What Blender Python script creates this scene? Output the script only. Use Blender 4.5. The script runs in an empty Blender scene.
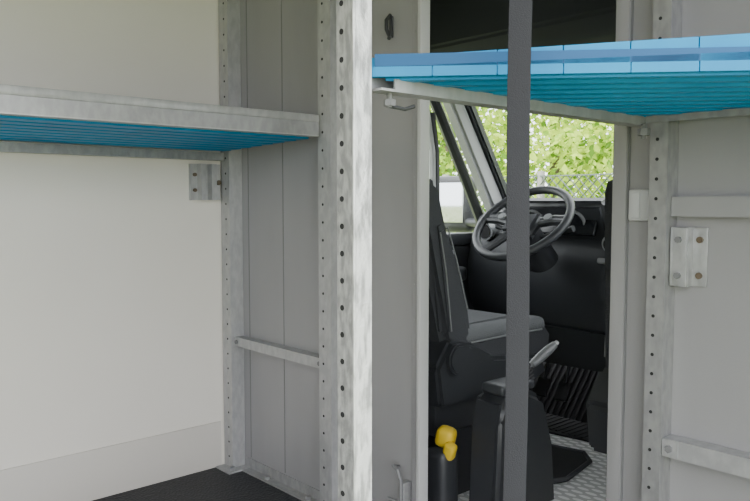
import bpy, bmesh, math, random
from mathutils import Vector, Matrix, Euler
random.seed(7)
scene = bpy.context.scene

# ------------------------------------------------------------------ materials
def mat(name, col, rough=0.5, metal=0.0, noise=None, bump=None, coat=0.0, spec=0.5):
    m = bpy.data.materials.new(name); m.use_nodes = True
    nt = m.node_tree; b = nt.nodes['Principled BSDF']
    b.inputs['Base Color'].default_value = (*col, 1)
    b.inputs['Roughness'].default_value = rough
    b.inputs['Metallic'].default_value = metal
    b.inputs['Specular IOR Level'].default_value = spec
    if coat: b.inputs['Coat Weight'].default_value = coat
    tc = nt.nodes.new('ShaderNodeTexCoord')
    if noise:   # (scale, col2, stretch, lo, hi)
        sc, c2, st, lo, hi = noise
        mp = nt.nodes.new('ShaderNodeMapping'); mp.inputs['Scale'].default_value = st
        nz = nt.nodes.new('ShaderNodeTexNoise'); nz.inputs['Scale'].default_value = sc
        nz.inputs['Detail'].default_value = 6
        r = nt.nodes.new('ShaderNodeValToRGB')
        r.color_ramp.elements[0].position = lo; r.color_ramp.elements[1].position = hi
        r.color_ramp.elements[0].color = (*col, 1); r.color_ramp.elements[1].color = (*c2, 1)
        nt.links.new(tc.outputs['Object'], mp.inputs[0]); nt.links.new(mp.outputs[0], nz.inputs['Vector'])
        nt.links.new(nz.outputs['Fac'], r.inputs[0]); nt.links.new(r.outputs[0], b.inputs['Base Color'])
    if bump:    # (kind, scale, strength)
        k, sc, s = bump
        if k == 'voronoi':
            t = nt.nodes.new('ShaderNodeTexVoronoi'); o = t.outputs['Distance']
        else:
            t = nt.nodes.new('ShaderNodeTexNoise'); o = t.outputs['Fac']; t.inputs['Detail'].default_value = 3
        t.inputs['Scale'].default_value = sc
        nt.links.new(tc.outputs['Object'], t.inputs['Vector'])
        bp = nt.nodes.new('ShaderNodeBump'); bp.inputs['Strength'].default_value = s
        bp.inputs['Distance'].default_value = 0.004
        nt.links.new(o, bp.inputs['Height']); nt.links.new(bp.outputs[0], b.inputs['Normal'])
    return m

M = {}
M['cream'] = mat('cream_panel', (0.71, 0.675, 0.615), 0.36, noise=(1.6, (0.74, 0.705, 0.645), (1, 1, 1), .35, .65))
M['creambase'] = mat('cream_baseboard', (0.60, 0.57, 0.52), 0.5)
M['grey'] = mat('grey_panel', (0.285, 0.280, 0.285), 0.36, 0.15, noise=(5, (0.315, 0.31, 0.315), (1, 1, .2), .35, .65), bump=('noise', 260, .08))
M['greyd'] = mat('grey_seam', (0.17, 0.17, 0.175), 0.5)
M['galv'] = mat('galvanised_steel', (0.29, 0.29, 0.295), 0.38, 0.45, noise=(60, (0.36, 0.36, 0.36), (1, 1, .5), .38, .64), bump=('noise', 90, .12))
M['galvl'] = mat('bright_galvanised_steel', (0.38, 0.38, 0.385), 0.36, 0.4, noise=(60, (0.45, 0.45, 0.45), (1, 1, .5), .38, .64), bump=('noise', 90, .12))
M['galvb'] = mat('scratched_galvanised_steel', (0.30, 0.30, 0.30), 0.42, 0.3, noise=(110, (0.50, 0.50, 0.495), (1, 1, .35), .42, .62), bump=('noise', 150, .3))
M['galvs'] = mat('scraped_steel_lit_side', (0.40, 0.40, 0.40), 0.40, 0.3, noise=(95, (0.80, 0.80, 0.79), (1, 1, .25), .38, .56), bump=('noise', 150, .35))  # scraped steel, with daylight from the side opening painted in as brighter colour
M['hole'] = mat('hole_dark', (0.02, 0.02, 0.021), 0.9)
M['blue'] = mat('blue_plastic', (0.0, 0.225, 0.50), 0.5, noise=(6, (0.0, 0.265, 0.55), (1, 1, 1), .4, .6), spec=.3)
M['blued'] = mat('blue_plastic_groove', (0.0, 0.08, 0.23), 0.6)
M['floor'] = mat('black_antislip', (0.016, 0.017, 0.021), 0.55, bump=('voronoi', 120, .5))
M['black'] = mat('black_plastic', (0.028, 0.030, 0.034), 0.42, bump=('noise', 400, .1))
M['blackg'] = mat('gloss_black', (0.012, 0.013, 0.016), 0.2)
M['dash'] = mat('dash_plastic', (0.040, 0.043, 0.048), 0.42, bump=('noise', 500, .1))
M['dashgrey'] = mat('dash_grey_insert', (0.30, 0.31, 0.32), 0.35)
M['lever'] = mat('lever_grey', (0.16, 0.165, 0.17), 0.35)
M['fabric'] = mat('seat_fabric', (0.035, 0.037, 0.042), 0.9, bump=('voronoi', 300, .3))
M['fabric2'] = mat('seat_fabric_insert', (0.10, 0.105, 0.11), 0.9, bump=('voronoi', 200, .4))
M['rubber'] = mat('rubber_mat', (0.014, 0.014, 0.016), 0.75)
M['strap'] = mat('strap_webbing', (0.017, 0.017, 0.022), 0.85, bump=('noise', 700, .25))
M['white'] = mat('white_paint', (0.75, 0.76, 0.77), 0.35, coat=.3)
M['trimw'] = mat('door_frame_light', (0.50, 0.50, 0.50), 0.4)
M['switch'] = mat('switch_plastic', (0.50, 0.50, 0.51), 0.4)
M['head'] = mat('headliner_dark', (0.035, 0.038, 0.048), 0.8)
M['pillar'] = mat('pillar_trim_grey', (0.40, 0.41, 0.41), 0.7)
M['yellow'] = mat('yellow_webbing', (0.70, 0.48, 0.02), 0.6)
M['mirror'] = mat('mirror_glass', (0.66, 0.69, 0.71), 0.08, 1.0)
M['ground'] = mat('grass_ground', (0.14, 0.19, 0.06), 0.9, noise=(2, (0.30, 0.32, 0.20), (1, 1, 1), .4, .6))
M['wire'] = mat('fence_wire', (0.12, 0.15, 0.13), 0.5, 0.3)
M['concrete'] = mat('fence_post_concrete', (0.30, 0.29, 0.27), 0.8)
M['bark'] = mat('bark', (0.12, 0.09, 0.06), 0.9)

def tread():
    m = mat('tread_plate', (0.62, 0.62, 0.61), 0.38, 0.2)
    nt = m.node_tree; b = nt.nodes['Principled BSDF']
    tc = nt.nodes.new('ShaderNodeTexCoord'); outs = []
    for a in (math.radians(45), math.radians(-45)):
        mp = nt.nodes.new('ShaderNodeMapping'); mp.inputs['Rotation'].default_value = (0, 0, a)
        mp.inputs['Scale'].default_value = (18, 40, 18)
        v = nt.nodes.new('ShaderNodeTexVoronoi'); v.inputs['Scale'].default_value = 1; v.inputs['Randomness'].default_value = 0
        nt.links.new(tc.outputs['Object'], mp.inputs[0]); nt.links.new(mp.outputs[0], v.inputs['Vector'])
        r = nt.nodes.new('ShaderNodeMath'); r.operation = 'LESS_THAN'; r.inputs[1].default_value = .36
        nt.links.new(v.outputs['Distance'], r.inputs[0]); outs.append(r)
    ad = nt.nodes.new('ShaderNodeMath'); ad.operation = 'MAXIMUM'
    nt.links.new(outs[0].outputs[0], ad.inputs[0]); nt.links.new(outs[1].outputs[0], ad.inputs[1])
    mc = nt.nodes.new('ShaderNodeMix'); mc.data_type = 'RGBA'
    mc.inputs[6].default_value = (.58, .58, .57, 1); mc.inputs[7].default_value = (.95, .95, .94, 1)
    nt.links.new(ad.outputs[0], mc.inputs[0]); nt.links.new(mc.outputs[2], b.inputs['Base Color'])
    bp = nt.nodes.new('ShaderNodeBump'); bp.inputs['Strength'].default_value = .9; bp.inputs['Distance'].default_value = .004
    nt.links.new(ad.outputs[0], bp.inputs['Height']); nt.links.new(bp.outputs[0], b.inputs['Normal'])
    return m
M['tread'] = tread()

def glassmat():
    m = bpy.data.materials.new('window_glass'); m.use_nodes = True
    nt = m.node_tree; nt.nodes.clear()
    o = nt.nodes.new('ShaderNodeOutputMaterial'); mx = nt.nodes.new('ShaderNodeMixShader')
    t = nt.nodes.new('ShaderNodeBsdfTransparent'); t.inputs[0].default_value = (.95, .98, .96, 1)
    g = nt.nodes.new('ShaderNodeBsdfGlossy'); g.inputs['Roughness'].default_value = .02
    mx.inputs[0].default_value = .04
    nt.links.new(t.outputs[0], mx.inputs[1]); nt.links.new(g.outputs[0], mx.inputs[2]); nt.links.new(mx.outputs[0], o.inputs[0])
    return m
M['glass'] = glassmat()

def leafmat(name, col):
    m = bpy.data.materials.new(name); m.use_nodes = True
    nt = m.node_tree; nt.nodes.clear()
    o = nt.nodes.new('ShaderNodeOutputMaterial'); mx = nt.nodes.new('ShaderNodeMixShader'); mx.inputs[0].default_value = .45
    d = nt.nodes.new('ShaderNodeBsdfDiffuse'); d.inputs[0].default_value = (*col, 1)
    t = nt.nodes.new('ShaderNodeBsdfTranslucent'); t.inputs[0].default_value = (col[0]*1.2, min(1, col[1]*1.1), col[2]*.7, 1)
    nt.links.new(d.outputs[0], mx.inputs[1]); nt.links.new(t.outputs[0], mx.inputs[2]); nt.links.new(mx.outputs[0], o.inputs[0])
    return m
M['leaf1'] = leafmat('leaf_light', (0.48, 0.64, 0.10))
M['leaf2'] = leafmat('leaf_mid', (0.28, 0.46, 0.06))
M['leaf3'] = leafmat('leaf_dark', (0.12, 0.24, 0.03))

# ------------------------------------------------------------------ builder
class B:
    def __init__(s, name):
        s.name = name; s.v = []; s.f = []; s.m = []; s.mats = []
    def mi(s, k):
        if k not in s.mats: s.mats.append(k)
        return s.mats.index(k)
    def add(s, bm, k, M4=None):
        i = s.mi(k); o = len(s.v)
        bm.verts.index_update()
        for v in bm.verts:
            s.v.append(tuple(M4 @ v.co if M4 else v.co))
        for f in bm.faces:
            s.f.append([o + v.index for v in f.verts]); s.m.append(i)
        bm.free()
    def raw(s, vs, fs, k):
        i = s.mi(k); o = len(s.v); s.v += [tuple(v) for v in vs]
        for f in fs: s.f.append([o + a for a in f]); s.m.append(i)
    def box(s, a, b, k, bev=0, seg=2):
        c = [(a[i] + b[i]) / 2 for i in range(3)]; d = [abs(b[i] - a[i]) for i in range(3)]
        s.rbox(c, d, k, bev=bev, seg=seg)
    def rbox(s, c, d, k, rot=(0, 0, 0), bev=0, seg=3):
        bm = bmesh.new(); bmesh.ops.create_cube(bm, size=1)
        for v in bm.verts: v.co = Vector((v.co.x * d[0], v.co.y * d[1], v.co.z * d[2]))
        if bev: bmesh.ops.bevel(bm, geom=bm.edges[:], offset=bev, segments=seg, affect='EDGES', profile=.5)
        s.add(bm, k, Matrix.Translation(c) @ Euler([math.radians(r) for r in rot]).to_matrix().to_4x4())
    def cyl(s, p, q, r, k, seg=16, r2=None, bev=0):
        p = Vector(p); q = Vector(q); d = q - p
        bm = bmesh.new(); bmesh.ops.create_cone(bm, cap_ends=True, segments=seg, radius1=r, radius2=r if r2 is None else r2, depth=d.length)
        if bev: bmesh.ops.bevel(bm, geom=[e for e in bm.edges if len(e.link_faces) == 2 and any(len(f.verts) > 4 for f in e.link_faces)], offset=bev, segments=2, affect='EDGES')
        s.add(bm, k, Matrix.Translation((p + q) / 2) @ d.to_track_quat('Z', 'Y').to_matrix().to_4x4())
    def prism(s, poly, axis, a, b, k, bev=0, seg=2):
        bm = bmesh.new()
        def P(u, w, t):
            return {'x': (t, u, w), 'y': (u, t, w), 'z': (u, w, t)}[axis]
        lo = [bm.verts.new(P(u, w, a)) for u, w in poly]; hi = [bm.verts.new(P(u, w, b)) for u, w in poly]
        n = len(poly); bm.faces.new(lo); bm.faces.new(hi[::-1])
        for i in range(n): bm.faces.new((lo[i], hi[i], hi[(i + 1) % n], lo[(i + 1) % n]))
        bmesh.ops.recalc_face_normals(bm, faces=bm.faces)
        if bev: bmesh.ops.bevel(bm, geom=bm.edges[:], offset=bev, segments=seg, affect='EDGES')
        s.add(bm, k)
    def tube(s, pts, r, k, seg=10, closed=False):
        pts = [Vector(p) for p in pts]; n = len(pts); vs = []
        rr = r if isinstance(r, (list, tuple)) else [r] * n
        up = None
        for i, p in enumerate(pts):
            if closed: t = pts[(i + 1) % n] - pts[i - 1]
            else: t = pts[min(i + 1, n - 1)] - pts[max(i - 1, 0)]
            t.normalize()
            if up is None: up = t.orthogonal().normalized()
            up = (up - t * up.dot(t)).normalized(); w = t.cross(up)
            for j in range(seg):
                a = 2 * math.pi * j / seg
                vs.append(p + (up * math.cos(a) + w * math.sin(a)) * rr[i])
        fs = []
        for i in range(n if closed else n - 1):
            for j in range(seg):
                a = i * seg; c = ((i + 1) % n) * seg
                fs.append((a + j, a + (j + 1) % seg, c + (j + 1) % seg, c + j))
        if not closed:
            fs.append(list(range(seg))[::-1]); fs.append([(n - 1) * seg + j for j in range(seg)])
        s.raw(vs, fs, k)
    def done(s, smooth=True):
        me = bpy.data.meshes.new(s.name); me.from_pydata(s.v, [], s.f)
        for k in s.mats: me.materials.append(M[k])
        me.polygons.foreach_set('material_index', s.m)
        if smooth:
            me.polygons.foreach_set('use_smooth', [True] * len(s.f))
            me.set_sharp_from_angle(angle=math.radians(38))
        me.update()
        o = bpy.data.objects.new(s.name, me); scene.collection.objects.link(o)
        return o

# ------------------------------------------------------------------ cargo shell
PY = 1.34         # partition face
LX = -2.20        # left wall face
b = B('floor'); b.box((LX, -2.6, -.04), (-.06, PY + .02, 0), 'floor'); b.done()
b = B('ceiling'); b.box((LX - .04, -2.64, 1.98), (-.06, PY + .02, 2.02), 'cream'); b.done()
b = B('wall_left'); b.box((LX - .04, -2.6, -.04), (LX, PY + .02, 1.98), 'cream'); b.done()
b = B('wall_back_added'); b.box((LX - .04, -2.64, -.04), (-.06, -2.6, 1.98), 'cream'); b.done()  # unseen closed rear, added so light enters only through the side opening
b = B('baseboard_left'); b.box((LX, -2.6, 0), (LX + .006, PY - .06, .155), 'creambase', bev=.002); b.done()
b = B('wall_right')
b.box((-.10, 1.10, 0), (-.06, PY, 1.98), 'grey'); b.box((-.10, -2.6, 0), (-.06, -1.9, 1.98), 'cream')
b.box((-.10, -1.9, 1.66), (-.06, 1.10, 1.98), 'grey'); b.done()  # unseen header over the opening, lowered to darken the upper left wall
# partition
DX0, DX1 = -1.306, -.775
b = B('wall_front')
b.box((LX, PY, 0), (DX0, PY + .02, 1.98), 'grey')
b.box((DX1, PY, 0), (-.10, PY + .02, 1.98), 'grey')
b.box((DX0, PY, 1.86), (DX1, PY + .02, 1.98), 'grey')
b.box((-1.909, PY - .001, .04), (-1.906, PY, 1.97), 'greyd')
b.box((-2.105, PY - .001, .04), (-2.102, PY, 1.97), 'greyd')
b.done()
b = B('trim_1')   # door frame
b.box((DX0 - .030, PY - .005, 0), (DX0 - .010, PY, 1.88), 'grey', bev=.001)
b.box((DX0 - .013, PY - .0055, 0), (DX0 - .010, PY, 1.88), 'greyd')
b.box((DX0 - .010, PY - .010, 0), (DX0 + .003, PY + .022, 1.88), 'trimw', bev=.002)
for i in range(20): b.cyl((DX0 - .022, PY - .0065, .06 + i * .09), (DX0 - .022, PY - .004, .06 + i * .09), .002, 'galv', 8)
b.box((DX1 - .003, PY - .010, 0), (DX1 + .026, PY + .022, 1.88), 'grey', bev=.002)
b.box((DX1 + .026, PY - .004, 0), (DX1 + .029, PY, 1.88), 'greyd')
b.done()
b = B('trim_2')   # base angle along partition
b.box((-2.13, PY - .004, 0), (-1.67, PY - .001, .035), 'galv'); b.box((-2.13, PY - .035, 0), (-1.67, PY - .004, .004), 'galv')
b.cyl((-1.98, PY - .02, .004), (-1.98, PY - .02, .014), .009, 'galv', 6)
b.cyl((-1.76, PY - .02, .004), (-1.76, PY - .02, .014), .009, 'galv', 6)
b.done()

def post(x0, x1, y0, y1, k, pitch, hr, hx, foot=True, ks=None):
    b = B('perforated_post'); t = .003
    b.box((x0, y0, 0), (x1, y0 + t, 1.98), k)
    b.box((x1 - t, y0 + t, 0), (x1, y1, 1.98), ks or k)
    b.box((x0, y0 + t, 0), (x0 + t, y1, 1.98), k)
    if ks: b.box((x1 - .002, y0 - .0005, 0), (x1 + .0008, y0 + .004, 1.98), ks, bev=.0008)
    n = int(1.9 / pitch)
    for i in range(n):
        z = .04 + i * pitch
        b.cyl((hx, y0 - .0006, z), (hx, y0 + .001, z), hr, 'hole', 12)
    if foot:
        b.box((x0, y0 - .035, 0), (x1 + .035, y1, .005), k)
        b.cyl(((x1 + .018), y0 - .012, .005), ((x1 + .018), y0 - .012, .016), .009, 'galv', 6)
    return b
p = post(-2.193, -2.14, 1.29, PY - .001, 'galvl', .05, .0036, -2.162); p.done()
p = post(-1.665, -1.61, 1.29, PY - .001, 'galvl', .05, .0038, -1.645); p.done()
p = post(-.684, -.650, 1.298, PY - .001, 'galv', .036, .0032, -.670, foot=False)
p.box((-.655, 1.31, .03), (-.63, 1.339, .09), 'galv'); p.done()
p = post(-.736, -.7035, .600, .630, 'galvb', .0345, .0037, -.726, foot=False, ks='galvs')
p.box((-.78, .58, 0), (-.68, .65, .005), 'galv'); p.done()

def bar(x0, x1, z0, z1, y0=1.305, k='galv', bolts=True):
    b = B('crossbar')
    b.box((x0, y0, z0), (x1, y0 + .003, z1), k); b.box((x0, y0, z1 - .003), (x1, PY - .001, z1), k)
    if bolts:
        b.box((x0, y0 - .002, z0 + .002), (x0 + .03, y0, z1 - .002), k)
        b.cyl((x0 + .014, y0 - .008, (z0 + z1) / 2), (x0 + .014, y0, (z0 + z1) / 2), .007, 'greyd', 6)
        b.cyl((x1 - .014, y0 - .006, (z0 + z1) / 2), (x1 - .014, y0, (z0 + z1) / 2), .007, 'greyd', 6)
    b.done()
bar(-2.139, -1.666, .418, .448, k='galvl')
bar(-.649, -.105, .428, .462, k='galvl')
bar(-.649, -.105, .872, .908, y0=1.315, k='grey', bolts=False)

# ------------------------------------------------------------------ left shelf
b = B('storage_shelf')
YN, YF = -1.6, 1.285
b.box((-1.692, YN, 1.079), (-1.655, YF, 1.082), 'galvl')
b.box((-1.658, YN, 1.082), (-1.655, YF, 1.138), 'galv')
b.box((-1.692, YN, 1.135), (-1.658, YF, 1.138), 'galv')
b.box((-1.655, YN, 1.118), (-1.6525, YF, 1.138), 'galvl', bev=.001)
b.box((-2.19, YN, 1.032), (-2.160, YF, 1.035), 'galv'); b.box((-2.163, YN, 1.035), (-2.160, YF, 1.058), 'galv')
b.box((-2.16, YF - .02, 1.098), (-1.69, YF, 1.12), 'galv')
b.box((-2.16, YN, 1.045), (-1.69, YN + .03, 1.075), 'galv')
n = 8; w = (2.165 - 1.692) / n
for i in range(n):
    x = -2.165 + i * w
    z = 1.062 + .014 * i / n
    b.box((x + .0035, YN + .03, z), (x + w - .0035, YF - .002, z + .018), 'blue', bev=.002, seg=1)
b.box((-2.165, YN + .03, 1.084), (-1.692, YF - .003, 1.096), 'blued')
b.done()

# ------------------------------------------------------------------ right shelf
def clip(poly, a, c):
    out = []
    for i in range(len(poly)):
        p, q = poly[i], poly[(i + 1) % len(poly)]
        dp = a[0] * p[0] + a[1] * p[1] - c; dq = a[0] * q[0] + a[1] * q[1] - c
        if dp >= 0: out.append(p)
        if dp * dq < 0:
            t = dp / (dp - dq); out.append((p[0] + (q[0] - p[0]) * t, p[1] + (q[1] - p[1]) * t))
    return out
b = B('storage_shelf')
SL = .9
e = Vector((1, SL)).normalized(); nrm = Vector((-e.y, e.x))
p0 = Vector((-.712, .632)); c0 = nrm.dot(p0)
region = [(-.706, .60), (-.11, .60), (-.11, 1.335), (-.706, 1.335)]
region = clip(region, nrm, c0)
for i in range(12):
    s = .046
    pl = clip(clip(region, nrm, c0 + i * s + .003), -nrm, -(c0 + (i + 1) * s - .003))
    if len(pl) > 2: b.prism(pl, 'z', 1.058, 1.068, 'blue')
    pl = clip(clip(region, nrm, c0 + i * s + .014), -nrm, -(c0 + (i + 1) * s - .014))
    if len(pl) > 2: b.prism(pl, 'z', 1.053, 1.0578, 'blue')
b.prism(region, 'z', 1.0682, 1.084, 'blued')
tot = (Vector((-.11, p0.y + SL * (.59))) - p0).length
ns = 10; L = tot / ns
for i in range(ns):
    for hh in (0, 1):
        a0 = p0 + e * (i * L + .0007); a1 = p0 + e * ((i + 1) * L - .0007)
        f = .0 if hh == 0 else .004
        a0 = a0 + nrm * f; a1 = a1 + nrm * f
        q0 = a0 + nrm * .012; q1 = a1 + nrm * .012
        T0 = min(1.112, 1.080 + .020 * (i * L) / .45); T1 = min(1.112, 1.080 + .020 * ((i + 1) * L) / .45)
        m0 = 1.056 + (T0 - 1.056) * .5; m1 = 1.056 + (T1 - 1.056) * .5
        z0, z1, t0, t1 = (1.056, 1.056, m0, m1) if hh == 0 else (m0, m1, T0, T1)
        vs = [(*a0, z0), (*a1, z1), (*q1, z1), (*q0, z0), (*a0, t0), (*a1, t1), (*q1, t1), (*q0, t0)]
        b.raw(vs, [(3, 2, 1, 0), (4, 5, 6, 7), (0, 1, 5, 4), (1, 2, 6, 5), (2, 3, 7, 6), (3, 0, 4, 7)], 'blue')
b.box((-.720, .636, 1.038), (-.692, 1.296, 1.041), 'galvl'); b.box((-.720, .636, 1.041), (-.717, 1.296, 1.072), 'galv')
b.box((-.695, .66, 1.041), (-.692, 1.296, 1.054), 'galvl')
b.box((-.690, 1.290, 1.042), (-.11, 1.293, 1.054), 'galv')
b.cyl((-.708, .665, 1.038), (-.708, .665, 1.020), .004, 'greyd', 8); b.cyl((-.708, .665, 1.030), (-.708, .665, 1.022), .008, 'greyd', 6)
b.tube([(-.708, .665, 1.022), (-.695, .68, 1.018), (-.687, .69, 1.022)], .0025, 'black', 8)
b.cyl((-.682, 1.27, 1.038), (-.682, 1.27, 1.012), .005, 'greyd', 8); b.cyl((-.682, 1.27, 1.03), (-.682, 1.27, 1.018), .011, 'greyd', 6)
b.done()

# ------------------------------------------------------------------ small wall parts
b = B('mounting_bracket')
prof = [(1.176, 0), (1.176, .012), (1.20, .012), (1.206, .03), (1.222, .03), (1.228, .012), (1.238, .012), (1.244, .03), (1.262, .03), (1.268, .012), (1.285, .012), (1.285, 0)]
bm = bmesh.new()
lo = [bm.verts.new((LX + x, y, .903)) for y, x in prof]; hi = [bm.verts.new((LX + x, y, 1.02)) for y, x in prof]
bm.faces.new(lo); bm.faces.new(hi[::-1])
for i in range(len(prof)):
    j = (i + 1) % len(prof); bm.faces.new((lo[i], hi[i], hi[j], lo[j]))
bmesh.ops.recalc_face_normals(bm, faces=bm.faces); b.add(bm, 'galvl')
b.cyl((LX + .012, 1.19, .935), (LX + .02, 1.19, .935), .006, 'bark', 8); b.cyl((LX + .012, 1.19, .985), (LX + .02, 1.19, .985), .006, 'bark', 8)
b.cyl((LX + .012, 1.276, .96), (LX + .022, 1.276, .96), .008, 'bark', 6)
b.done()
b = B('mounting_bracket')
b.box((-.648, 1.312, .745), (-.643, PY - .001, .852), 'galvl', bev=.001); b.box((-.643, 1.312, .745), (-.618, 1.316, .852), 'galvl', bev=.001)
b.box((-.620, 1.316, .745), (-.616, PY - .004, .852), 'galvl'); b.box((-.618, PY - .005, .745), (-.590, PY - .001, .852), 'galvl', bev=.001)
for z in (.765, .83):
    b.cyl((-.632, 1.312, z), (-.632, 1.306, z), .006, 'greyd', 8); b.cyl((-.603, PY - .005, z), (-.603, PY - .010, z), .006, 'bark', 8)
b.done()
b = B('light_switch')
b.box((-.742, PY - .012, .862), (-.690, PY - .001, .922), 'switch', bev=.003)
b.box((-.739, PY - .015, .867), (-.7175, PY - .010, .917), 'switch', bev=.002); b.box((-.7145, PY - .015, .867), (-.693, PY - .010, .917), 'switch', bev=.002)
b.done()
b = B('coat_hook')
b.rbox((-1.418, PY - .003, 1.345), (.012, .006, .055), 'black', bev=.002)
b.tube([(-1.418, PY - .006, 1.375), (-1.418, PY - .02, 1.36), (-1.413, PY - .024, 1.335), (-1.405, PY - .02, 1.315), (-1.397, PY - .03, 1.31)], .005, 'black')
b.done()
b = B('tie_down_hook')
b.tube([(-1.385, PY - .004, .20), (-1.378, PY - .03, .212), (-1.358, PY - .035, .208), (-1.345, PY - .035, .18), (-1.345, PY - .035, .06)], .005, 'greyd')
b.rbox((-1.348, PY - .016, .14), (.018, .028, .07), 'galv', bev=.003); b.rbox((-1.41, PY - .006, .085), (.03, .010, .05), 'galv', bev=.003)
b.done()

# strap
b = B('cargo_strap')
sx, sy = -.520, .689; dr = Vector((.67, .742, 0)); dn = Vector((-.742, .67, 0))
seg = 60; vs = []; fs = []
for i in range(seg + 1):
    z = 1.975 - i * 1.86 / seg; off = .0012 * math.sin(i * .35)
    tw = math.radians(4 * math.sin(i * .08))
    rr = dr * math.cos(tw) + dn * math.sin(tw)
    c = Vector((sx, sy, z)) + dr * off
    for sg, tt in ((-1, -1), (-.8, -1.25), (.8, -1.25), (1, -1), (1, 1), (.8, 1.25), (-.8, 1.25), (-1, 1)):
        vs.append(c + rr * (.0130 * sg) + dn * (.001 * tt))
for i in range(seg):
    for j in range(8):
        a = i * 8; c = a + 8; fs.append((a + j, a + (j + 1) % 8, c + (j + 1) % 8, c + j))
b.raw(vs, fs, 'strap')
b.rbox((sx, sy, 1.965), (.05, .05, .03), 'galv', rot=(0, 0, 48), bev=.003)
b.tube([(sx, sy, .125), (sx + .01, sy + .01, .09), (sx + .012, sy + .013, .05), (sx - .005, sy - .006, .03), (sx - .02, sy - .02, .05)], .005, 'galv')
b.done()

# ------------------------------------------------------------------ cab shell (one body)
CY = PY + .022
def wy(x): return 2.95 - .38 * ((x + 1.15) / .85) ** 2
def strip(b, k, f0, f1, xs):
    vs = []; fs = []
    for x in xs: vs += [f0(x), f1(x)]
    for i in range(len(xs) - 1): fs.append((2 * i, 2 * i + 1, 2 * i + 3, 2 * i + 2))
    b.raw(vs, fs, k)
xs = [-2.0 + 1.7 * i / 16 for i in range(17)]
b = B('floor_cab'); b.box((-2.10, CY, -.04), (-.17, 2.90, 0), 'tread'); b.done()
b = B('van_cab_body')
b.box((-2.15, CY, 1.86), (-.12, 2.55, 1.90), 'head')
b.prism([(1.95, 1.86), (2.05, 1.47), (2.12, 1.42), (2.5, 1.42), (2.5, 1.86)], 'x', -2.10, -.17, 'head', bev=.01)
b.box((-1.75, 2.0, 1.60), (-1.2, 2.03, 1.72), 'blackg', bev=.01)
for X in (-2.03, -.27):
    b.prism([(2.50, .84), (2.60, .84), (2.21, 1.42), (2.13, 1.42)], 'x', X - .03, X + .03, 'pillar', bev=.012)
    b.prism([(2.585, .84), (2.635, .84), (2.245, 1.43), (2.20, 1.43)], 'x', X - .035, X + .05, 'black', bev=.008)
for X0, X1 in ((-2.15, -2.10), (-.17, -.12)):
    b.box((X0, CY, -.04), (X1, 1.75, 1.90), 'head'); b.box((X0, 1.75, 1.40), (X1, 2.55, 1.90), 'head')
b.box((-2.10, 2.90, 0), (-.17, 2.95, .84), 'black'); b.prism([(2.62, .003), (2.9, .003), (2.9, .32)], 'x', -2.10, -.17, 'rubber')
for i in range(62):      # fine ribs of the toe-board mat
    x = -2.05 + i * .028
    b.prism([(2.618, .005), (2.90, .325), (2.90, .328), (2.615, .008)], 'x', x, x + .010, 'rubber')
strip(b, 'white', lambda x: (x, wy(x) + .01, .86), lambda x: (x, 3.55 - .2 * ((x + 1.15) / .85) ** 2, .45), xs)
strip(b, 'white', lambda x: (x, 3.55 - .2 * ((x + 1.15) / .85) ** 2, .45), lambda x: (x, 3.62 - .2 * ((x + 1.15) / .85) ** 2, -.35), xs)
b.done()
b = B('window_1')
strip(b, 'glass', lambda x: (x, wy(x), .87), lambda x: (x, wy(x) - .40, 1.42), xs)
b.tube([(x, wy(x) - .395, 1.415) for x in xs], .02, 'black', 8)
b.tube([(x, wy(x), .875) for x in xs], .015, 'black', 8)
b.done()
for X0, X1, nm, inx in ((-2.15, -2.10, 'door_1', -2.10), (-.17, -.12, 'door_2', -.17)):
    b = B(nm)
    b.box((X0, 1.755, 0), (X1, 2.72, .71), 'black', bev=.01)
    b.box((X0, 1.755, .71), (X1, 2.72, .765), 'dash', bev=.012)
    s = 1 if X0 < -1 else -1
    fr = (X0 + X1) / 2
    b.tube([(fr, 2.24, .76), (fr, 2.235, 1.10), (fr, 2.20, 1.27), (fr, 2.14, 1.36), (fr, 1.95, 1.38), (fr, 1.80, 1.38), (fr, 1.79, .76)], .014, 'pillar', 8)
    b.tube([(fr, 2.58, .76), (fr, 2.44, 1.00), (fr, 2.28, 1.26), (fr, 2.22, 1.35), (fr, 2.10, 1.38)], .024, 'black', 8)
    b.tube([(fr, 2.268, .76), (fr, 2.262, 1.10), (fr, 2.235, 1.26)], .012, 'black', 8)
    b.rbox((inx + .04 * s, 2.15, .60), (.08, .40, .06), 'dash', bev=.02)
    b.rbox((inx + .03 * s, 2.15, .22), (.06, .5, .2), 'dash', bev=.02)
    b.tube([(inx + .01 * s, 2.3, .69), (inx + .05 * s, 2.28, .69), (inx + .05 * s, 2.2, .69), (inx + .01 * s, 2.18, .69)], .01, 'dashgrey')
    b.done()
    b = B('window_2' if X0 < -1 else 'window_3')
    b.raw([(fr, 1.79, .75), (fr, 2.58, .75), (fr, 2.20, 1.38), (fr, 1.79, 1.38)], [(0, 1, 2, 3)], 'glass'); b.done()
# rubber mats
b = B('floor_mat')
b.prism([(-2.0, 2.36), (-1.5, 2.42), (-.75, 2.42), (-.75, 2.61), (-2.0, 2.61)], 'z', .001, .008, 'rubber', bev=.002)
for i in range(44):
    x = -1.98 + i * .028
    b.box((x, 2.43, .008), (x + .010, 2.605, .011), 'rubber')
b.done()
b = B('floor_mat')
mp_ = [(-1.62, 2.24), (-1.42, 2.28), (-1.36, 2.22), (-1.32, 2.02), (-1.36, 1.92), (-1.62, 2.06)]
b.prism(mp_, 'z', .001, .012, 'rubber', bev=.003)
b.tube([(x, y, .012) for x, y in mp_], .008, 'black', closed=True)
b.done()

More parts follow.
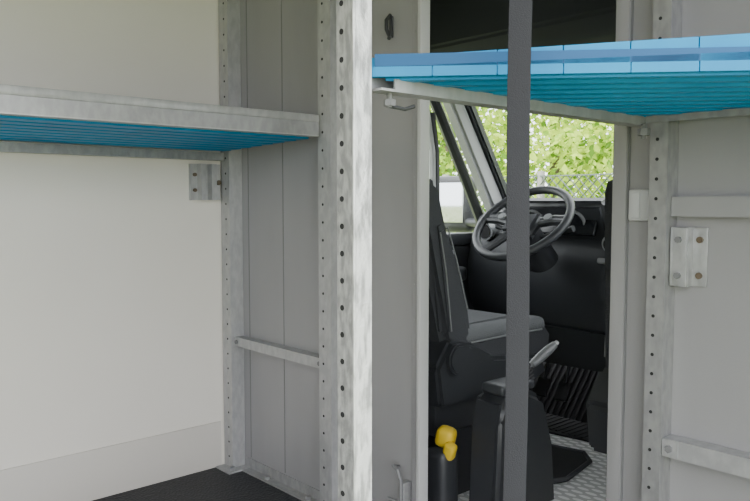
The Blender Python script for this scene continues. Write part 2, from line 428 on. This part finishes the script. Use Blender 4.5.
# ------------------------------------------------------------------ seats
def seat(nm, cx, width, shear=0.0):
    b = B(nm); h = width / 2
    prof = [(1.615, .40), (1.585, .50), (1.545, .65), (1.505, .80), (1.475, .92), (1.485, .965), (1.53, .975), (1.575, .945), (1.60, .85), (1.655, .70), (1.705, .56), (1.72, .47), (1.70, .40)]
    b.prism(prof, 'x', cx - h, cx + h, 'fabric', bev=.022, seg=3)
    prof2 = [(y + .022, z) for y, z in prof[7:12]] + [(y - .03, z) for y, z in prof[7:12]][::-1]
    b.prism(prof2, 'x', cx - h * .55, cx + h * .55, 'fabric2', bev=.008)
    for sx_ in (-1, 1):
        pb = [(1.585, .50), (1.555, .70), (1.53, .84), (1.575, .86), (1.645, .74), (1.70, .58), (1.715, .50)]
        x = cx + sx_ * (h - .045)
        b.prism(pb, 'x', x - .045, x + .05, 'fabric', bev=.02, seg=3)
        b.tube([(x + .051 * sx_, y, z) for y, z in ((1.61, .52), (1.585, .70), (1.56, .81), (1.59, .825), (1.63, .73), (1.68, .58))], .0022, 'lever', 6)
    for d in (-.06, .06): b.cyl((cx + d, 1.52, .95), (cx + d, 1.50, 1.00), .007, 'galv')
    b.rbox((cx, 1.50, 1.06), (.27, .10, .17), 'fabric', rot=(8, 0, 0), bev=.04)
    for i in range(len(b.v)):
        x, y, z = b.v[i]; b.v[i] = (x, y + shear * (z - .45), z)
    b.prism([(1.66, .40), (1.66, .50), (1.75, .49), (2.00, .50), (2.09, .50), (2.13, .46), (2.12, .40), (2.06, .37)], 'x', cx - h, cx + h, 'fabric', bev=.022, seg=3)
    b.prism([(1.72, .47), (1.72, .506), (1.98, .512), (2.06, .508), (2.06, .47)], 'x', cx - h * .6, cx + h * .6, 'fabric2', bev=.008)
    for sx_ in (-1, 1):
        x = cx + sx_ * (h - .04)
        b.rbox((x, 1.88, .49), (.085, .42, .05), 'fabric2', bev=.022)
        b.tube([(x + .043 * sx_, 1.70, .475), (x + .043 * sx_, 1.9, .477), (x + .043 * sx_, 2.06, .475)], .003, 'lever', 6)
    b.prism([(1.56, .30), (1.54, .42), (1.60, .50), (1.70, .47), (1.80, .42), (2.05, .39), (2.08, .33), (1.95, .29)], 'x', cx - h - .01, cx + h + .015, 'black', bev=.012)
    b.cyl((cx + h + .01, 1.62, .44), (cx + h + .035, 1.62, .44), .045, 'black', 24, bev=.006)
    b.cyl((cx + h + .01, 1.90, .36), (cx + h + .03, 1.90, .36), .028, 'blackg', 20)
    b.box((cx - h + .03, 1.58, .20), (cx + h - .03, 2.02, .30), 'black', bev=.01)
    b.prism([(1.56, 0), (1.60, .22), (1.92, .22), (1.94, 0)], 'x', cx - h + .02, cx + h - .02, 'black', bev=.012)
    b.done()
seat('driver_seat', -1.70, .49)
seat('passenger_seat', -.705, .50, shear=.22)

b = B('yellow_bag')
b.rbox((-1.40, 1.535, .235), (.055, .05, .06), 'yellow', rot=(0, 12, 20), bev=.018)
b.rbox((-1.372, 1.52, .205), (.035, .03, .05), 'yellow', rot=(10, 20, 10), bev=.01)
b.rbox((-1.41, 1.53, .105), (.08, .08, .205), 'black', bev=.025)
b.done()

b = B('handbrake_console')
b.prism([(1.56, .003), (1.575, .30), (1.60, .365), (1.68, .385), (1.78, .34), (1.83, .20), (1.85, .003)], 'x', -1.355, -1.235, 'black', bev=.022, seg=3)
b.rbox((-1.295, 1.68, .378), (.08, .15, .03), 'dash', bev=.01)
for i in range(5):
    b.rbox((-1.285, 1.72 + .006 * i, .380 + .011 * i), (.056 - .007 * i, .075 - .008 * i, .012), 'rubber', rot=(20, 0, 0), bev=.005)
b.tube([(-1.285, 1.72, .385), (-1.28, 1.75, .42), (-1.275, 1.765, .432)], .009, 'lever', 10)
b.tube([(-1.275, 1.762, .428), (-1.268, 1.795, .447), (-1.262, 1.83, .467), (-1.258, 1.85, .478)], [.011, .015, .014, .011], 'lever', 12)
b.cyl((-1.258, 1.848, .477), (-1.256, 1.86, .484), .007, 'galvl', 10)
b.done()

# ------------------------------------------------------------------ dashboard
b = B('dashboard')
dxs = [-2.09 + 1.90 * i / 24 for i in range(25)]
def prof(x):
    wb = min(2.89, max(2.60, wy(x) - .02)); f = .05 * math.exp(-((x + 1.15) / .28) ** 2)
    return [(2.60, .40), (2.47 - f, .42), (2.43 - f, .52), (2.42 - f, .64), (2.45 - f, .76), (2.50, .835), (2.56, .862), (wb, .868), (wb, .40)]
vs = []; fs = []; n = 9
for x in dxs: vs += [(x, y, z) for y, z in prof(x)]
for i in range(len(dxs) - 1):
    for j in range(n): fs.append((i * n + j, i * n + (j + 1) % n, (i + 1) * n + (j + 1) % n, (i + 1) * n + j))
fs.append(list(range(n))); fs.append([(len(dxs) - 1) * n + j for j in range(n)][::-1])
b.raw(vs, fs, 'dash')
b.prism([(2.44, .74), (2.37, .89), (2.40, .912), (2.50, .91), (2.66, .865), (2.60, .74)], 'x', -1.86, -1.42, 'dash', bev=.02, seg=3)
b.rbox((-1.64, 2.405, .825), (.36, .02, .11), 'blackg', rot=(-24, 0, 0), bev=.004)
for x in (-1.73, -1.55):
    b.cyl((x, 2.397, .825), (x, 2.385, .820), .045, 'dashgrey', 24); b.cyl((x, 2.392, .823), (x, 2.382, .819), .040, 'blackg', 24)
b.prism([(2.36, .45), (2.33, .62), (2.39, .79), (2.47, .875), (2.70, .872), (2.60, .45)], 'x', -1.42, -.96, 'dash', bev=.02, seg=3)
b.rbox((-1.15, 2.375, .72), (.22, .03, .085), 'blackg', rot=(-18, 0, 0), bev=.004)
for x in (-1.375, -1.285, -1.19):
    b.rbox((x, 2.408, .830), (.080, .02, .058), 'dashgrey', rot=(-40, 0, 0), bev=.009)
    b.rbox((x, 2.400, .828), (.062, .02, .042), 'hole', rot=(-40, 0, 0), bev=.006)
for x in (-1.375, -1.02):
    b.cyl((x, 2.375, .755), (x, 2.345, .747), .033, 'dashgrey', 24); b.cyl((x, 2.37, .754), (x, 2.340, .746), .024, 'hole', 24)
b.rbox((-1.375, 2.335, .69), (.08, .02, .02), 'dashgrey', rot=(-14, 0, 0), bev=.006)
for i in range(3):
    b.cyl((-1.285 + .085 * i, 2.345, .60), (-1.285 + .085 * i, 2.315, .597), .022, 'blackg', 20); b.cyl((-1.285 + .085 * i, 2.32, .597), (-1.285 + .085 * i, 2.312, .596), .012, 'dashgrey', 20)
for x in (-2.0, -.35):
    b.cyl((x, 2.45, .78), (x, 2.42, .775), .04, 'dashgrey', 24); b.cyl((x, 2.445, .78), (x, 2.416, .775), .032, 'hole', 24)
b.rbox((-1.27, 2.33, .56), (.12, .12, .10), 'dash', bev=.03)
b.cyl((-1.27, 2.30, .60), (-1.27, 2.25, .67), .012, 'black', 12, r2=.008); b.rbox((-1.27, 2.245, .685), (.036, .04, .05), 'blackg', bev=.016)
b.prism([(2.50, .25), (2.46, .42), (2.6, .45), (2.66, .25)], 'x', -2.08, -.95, 'black', bev=.015)
b.rbox((-1.12, 2.55, .25), (.22, .25, .42), 'black', bev=.04)
b.done()

# steering wheel
b = B('steering_wheel')
al = math.radians(41)
C = Vector((-1.658, 2.222, .822)); ux = Vector((1, 0, 0)); uy = Vector((0, math.cos(al), math.sin(al))); un = ux.cross(uy)
def W(x, y, z=0): return C + ux * x + uy * y + un * z
RW = .182
b.tube([W(RW * math.cos(a), RW * math.sin(a)) for a in [2 * math.pi * i / 64 for i in range(64)]], .0155, 'dash', 12, closed=True)
bm = bmesh.new(); bmesh.ops.create_cube(bm, size=1)
for v in bm.verts: v.co = Vector((v.co.x * .16, v.co.y * (.13), v.co.z * .05))
bmesh.ops.bevel(bm, geom=bm.edges[:], offset=.024, segments=3, affect='EDGES')
R4 = Matrix((ux, uy, un)).transposed().to_4x4()
b.add(bm, 'dash', Matrix.Translation(W(0, -.01, -.01)) @ R4)
for pts in ([(-.07, .01), (-.12, .022), (-.175, .02)], [(.07, .01), (.12, .022), (.175, .02)], [(-.035, -.06), (-.06, -.11), (-.09, -.16)], [(.035, -.06), (.06, -.11), (.09, -.16)]):
    for o in (-.009, .009):
        b.tube([W(x, y + o, -.008 + .002 * i) for i, (x, y) in enumerate(pts)], .013, 'dash', 8)
    x, y = pts[1]
    if y > 0: b.cyl(W(x * .85, y, 0), W(x * .85, y, .012), .016, 'dashgrey', 12)
b.cyl(W(0, 0, .012), W(0, 0, .0175), .022, 'dashgrey', 24)
b.cyl(W(0, 0, -.03), W(0, .0, -.20), .045, 'black', 20, r2=.06)
b.tube([W(-.05, 0, -.07), W(-.12, .03, -.07), W(-.17, .04, -.06)], [.008, .008, .012], 'black')
b.tube([W(.05, 0, -.07), W(.12, .03, -.07), W(.17, .04, -.06)], [.008, .008, .012], 'black')
b.done()

b = B('pedal_set')
for x in (-1.90, -1.80, -1.70):
    b.tube([(x, 2.60, .245), (x, 2.60, .22), (x, 2.58, .16)], .008, 'black'); b.rbox((x, 2.565, .13), (.06, .015, .08), 'rubber', rot=(-30, 0, 0), bev=.004)
b.box((-1.93, 2.58, .232), (-1.67, 2.62, .248), 'black')
b.done()

b = B('side_mirror')
b.rbox((-2.42, 2.70, .885), (.23, .08, .27), 'black', rot=(0, 0, 14), bev=.035)
b.rbox((-2.412, 2.658, .892), (.150, .006, .190), 'mirror', rot=(0, 0, 14), bev=.0025)
b.tube([(-2.33, 2.70, .80), (-2.24, 2.66, .80), (-2.16, 2.63, .80)], .02, 'black')
b.done()

# ------------------------------------------------------------------ outside
b = B('ground'); b.raw([(-40, -30, -.65), (30, -30, -.65), (30, 40, -.65), (-40, 40, -.65)], [(0, 1, 2, 3)], 'ground'); b.done()
b = B('chain_link_fence')
FY = 6.3; X0, X1, Z0, Z1 = -11, 3, -.63, 1.15; H = Z1 - Z0; r = .0075
x = X0 - H
while x < X1:
    for dx in (H, -H):
        a = x if dx > 0 else x + H
        b.tube([(a, FY, Z0), (a + dx, FY, Z1)], r, 'wire', 3)
    x += .10
for z in (Z0 + .03, .25, Z1): b.tube([(X0, FY, z), (X1, FY, z)], .009, 'wire', 4)
x = X0
while x < X1: b.tube([(x, FY + .03, -.65), (x, FY + .03, Z1 + .05)], .04, 'concrete', 8); x += 1.3
b.done()
b = B('tree_foliage')
for k in ('leaf1', 'leaf2', 'leaf3'): b.mi(k)
cl = []
for i in range(720):
    x = random.uniform(-14, 4); y = 7.4 + random.random() ** 1.5 * 3.5; z = random.uniform(-.3, 3.6)
    cl.append((x, y, z, random.uniform(.3, .8)))
for (cx, cy, cz, cr) in cl:
    km = random.choices([0, 1, 2], [.55, .33, .12])[0]
    for j in range(125):
        d = Vector((random.gauss(0, 1), random.gauss(0, 1), random.gauss(0, 1))).normalized() * cr * random.uniform(.5, 1)
        p_ = Vector((cx, cy, cz)) + d; p_.z = max(p_.z, -.6)
        a = Vector((random.gauss(0, 1), random.gauss(0, 1), random.gauss(0, 1))).normalized()
        c = a.orthogonal().normalized(); s_ = random.uniform(.022, .05)
        o = len(b.v)
        b.v += [tuple(p_ - a * s_ * 1.5), tuple(p_ + c * s_ * .8), tuple(p_ + a * s_ * 1.5), tuple(p_ - c * s_ * .8)]
        b.f.append([o, o + 1, o + 2, o + 3]); b.m.append(km if random.random() < .75 else random.randrange(3))
for i in range(12):
    x = -15 + i * 1.7 + random.uniform(-.4, .4)
    b.tube([(x, 9.2, -.65), (x + .1, 9.2, 1.5), (x - .1, 9.3, 4)], [.12, .09, .04], 'bark', 8)
b.done(smooth=False)

# ------------------------------------------------------------------ light
w = bpy.data.worlds.new('World'); scene.world = w; w.use_nodes = True
bg = w.node_tree.nodes['Background']; bg.inputs[0].default_value = (.94, .96, 1, 1); bg.inputs[1].default_value = 6.2
sun = bpy.data.lights.new('sun', 'SUN'); sun.energy = 8; sun.angle = .02; sun.color = (1, .95, .87)
so = bpy.data.objects.new('sun', sun); so.rotation_euler = Vector((-.12, .5, -.95)).to_track_quat('-Z', 'Y').to_euler(); scene.collection.objects.link(so)

# ------------------------------------------------------------------ camera
cam = bpy.data.cameras.new('camera'); co = bpy.data.objects.new('camera', cam); scene.collection.objects.link(co)
cam.sensor_width = 36; cam.lens = 746 / 750 * 36; cam.clip_start = .02
yaw = math.radians(47.9); pit = math.radians(3.8)
F = Vector((-math.sin(yaw) * math.cos(pit), math.cos(yaw) * math.cos(pit), -math.sin(pit)))
co.location = (0, 0, .9); co.rotation_euler = F.to_track_quat('-Z', 'Y').to_euler()
scene.camera = co
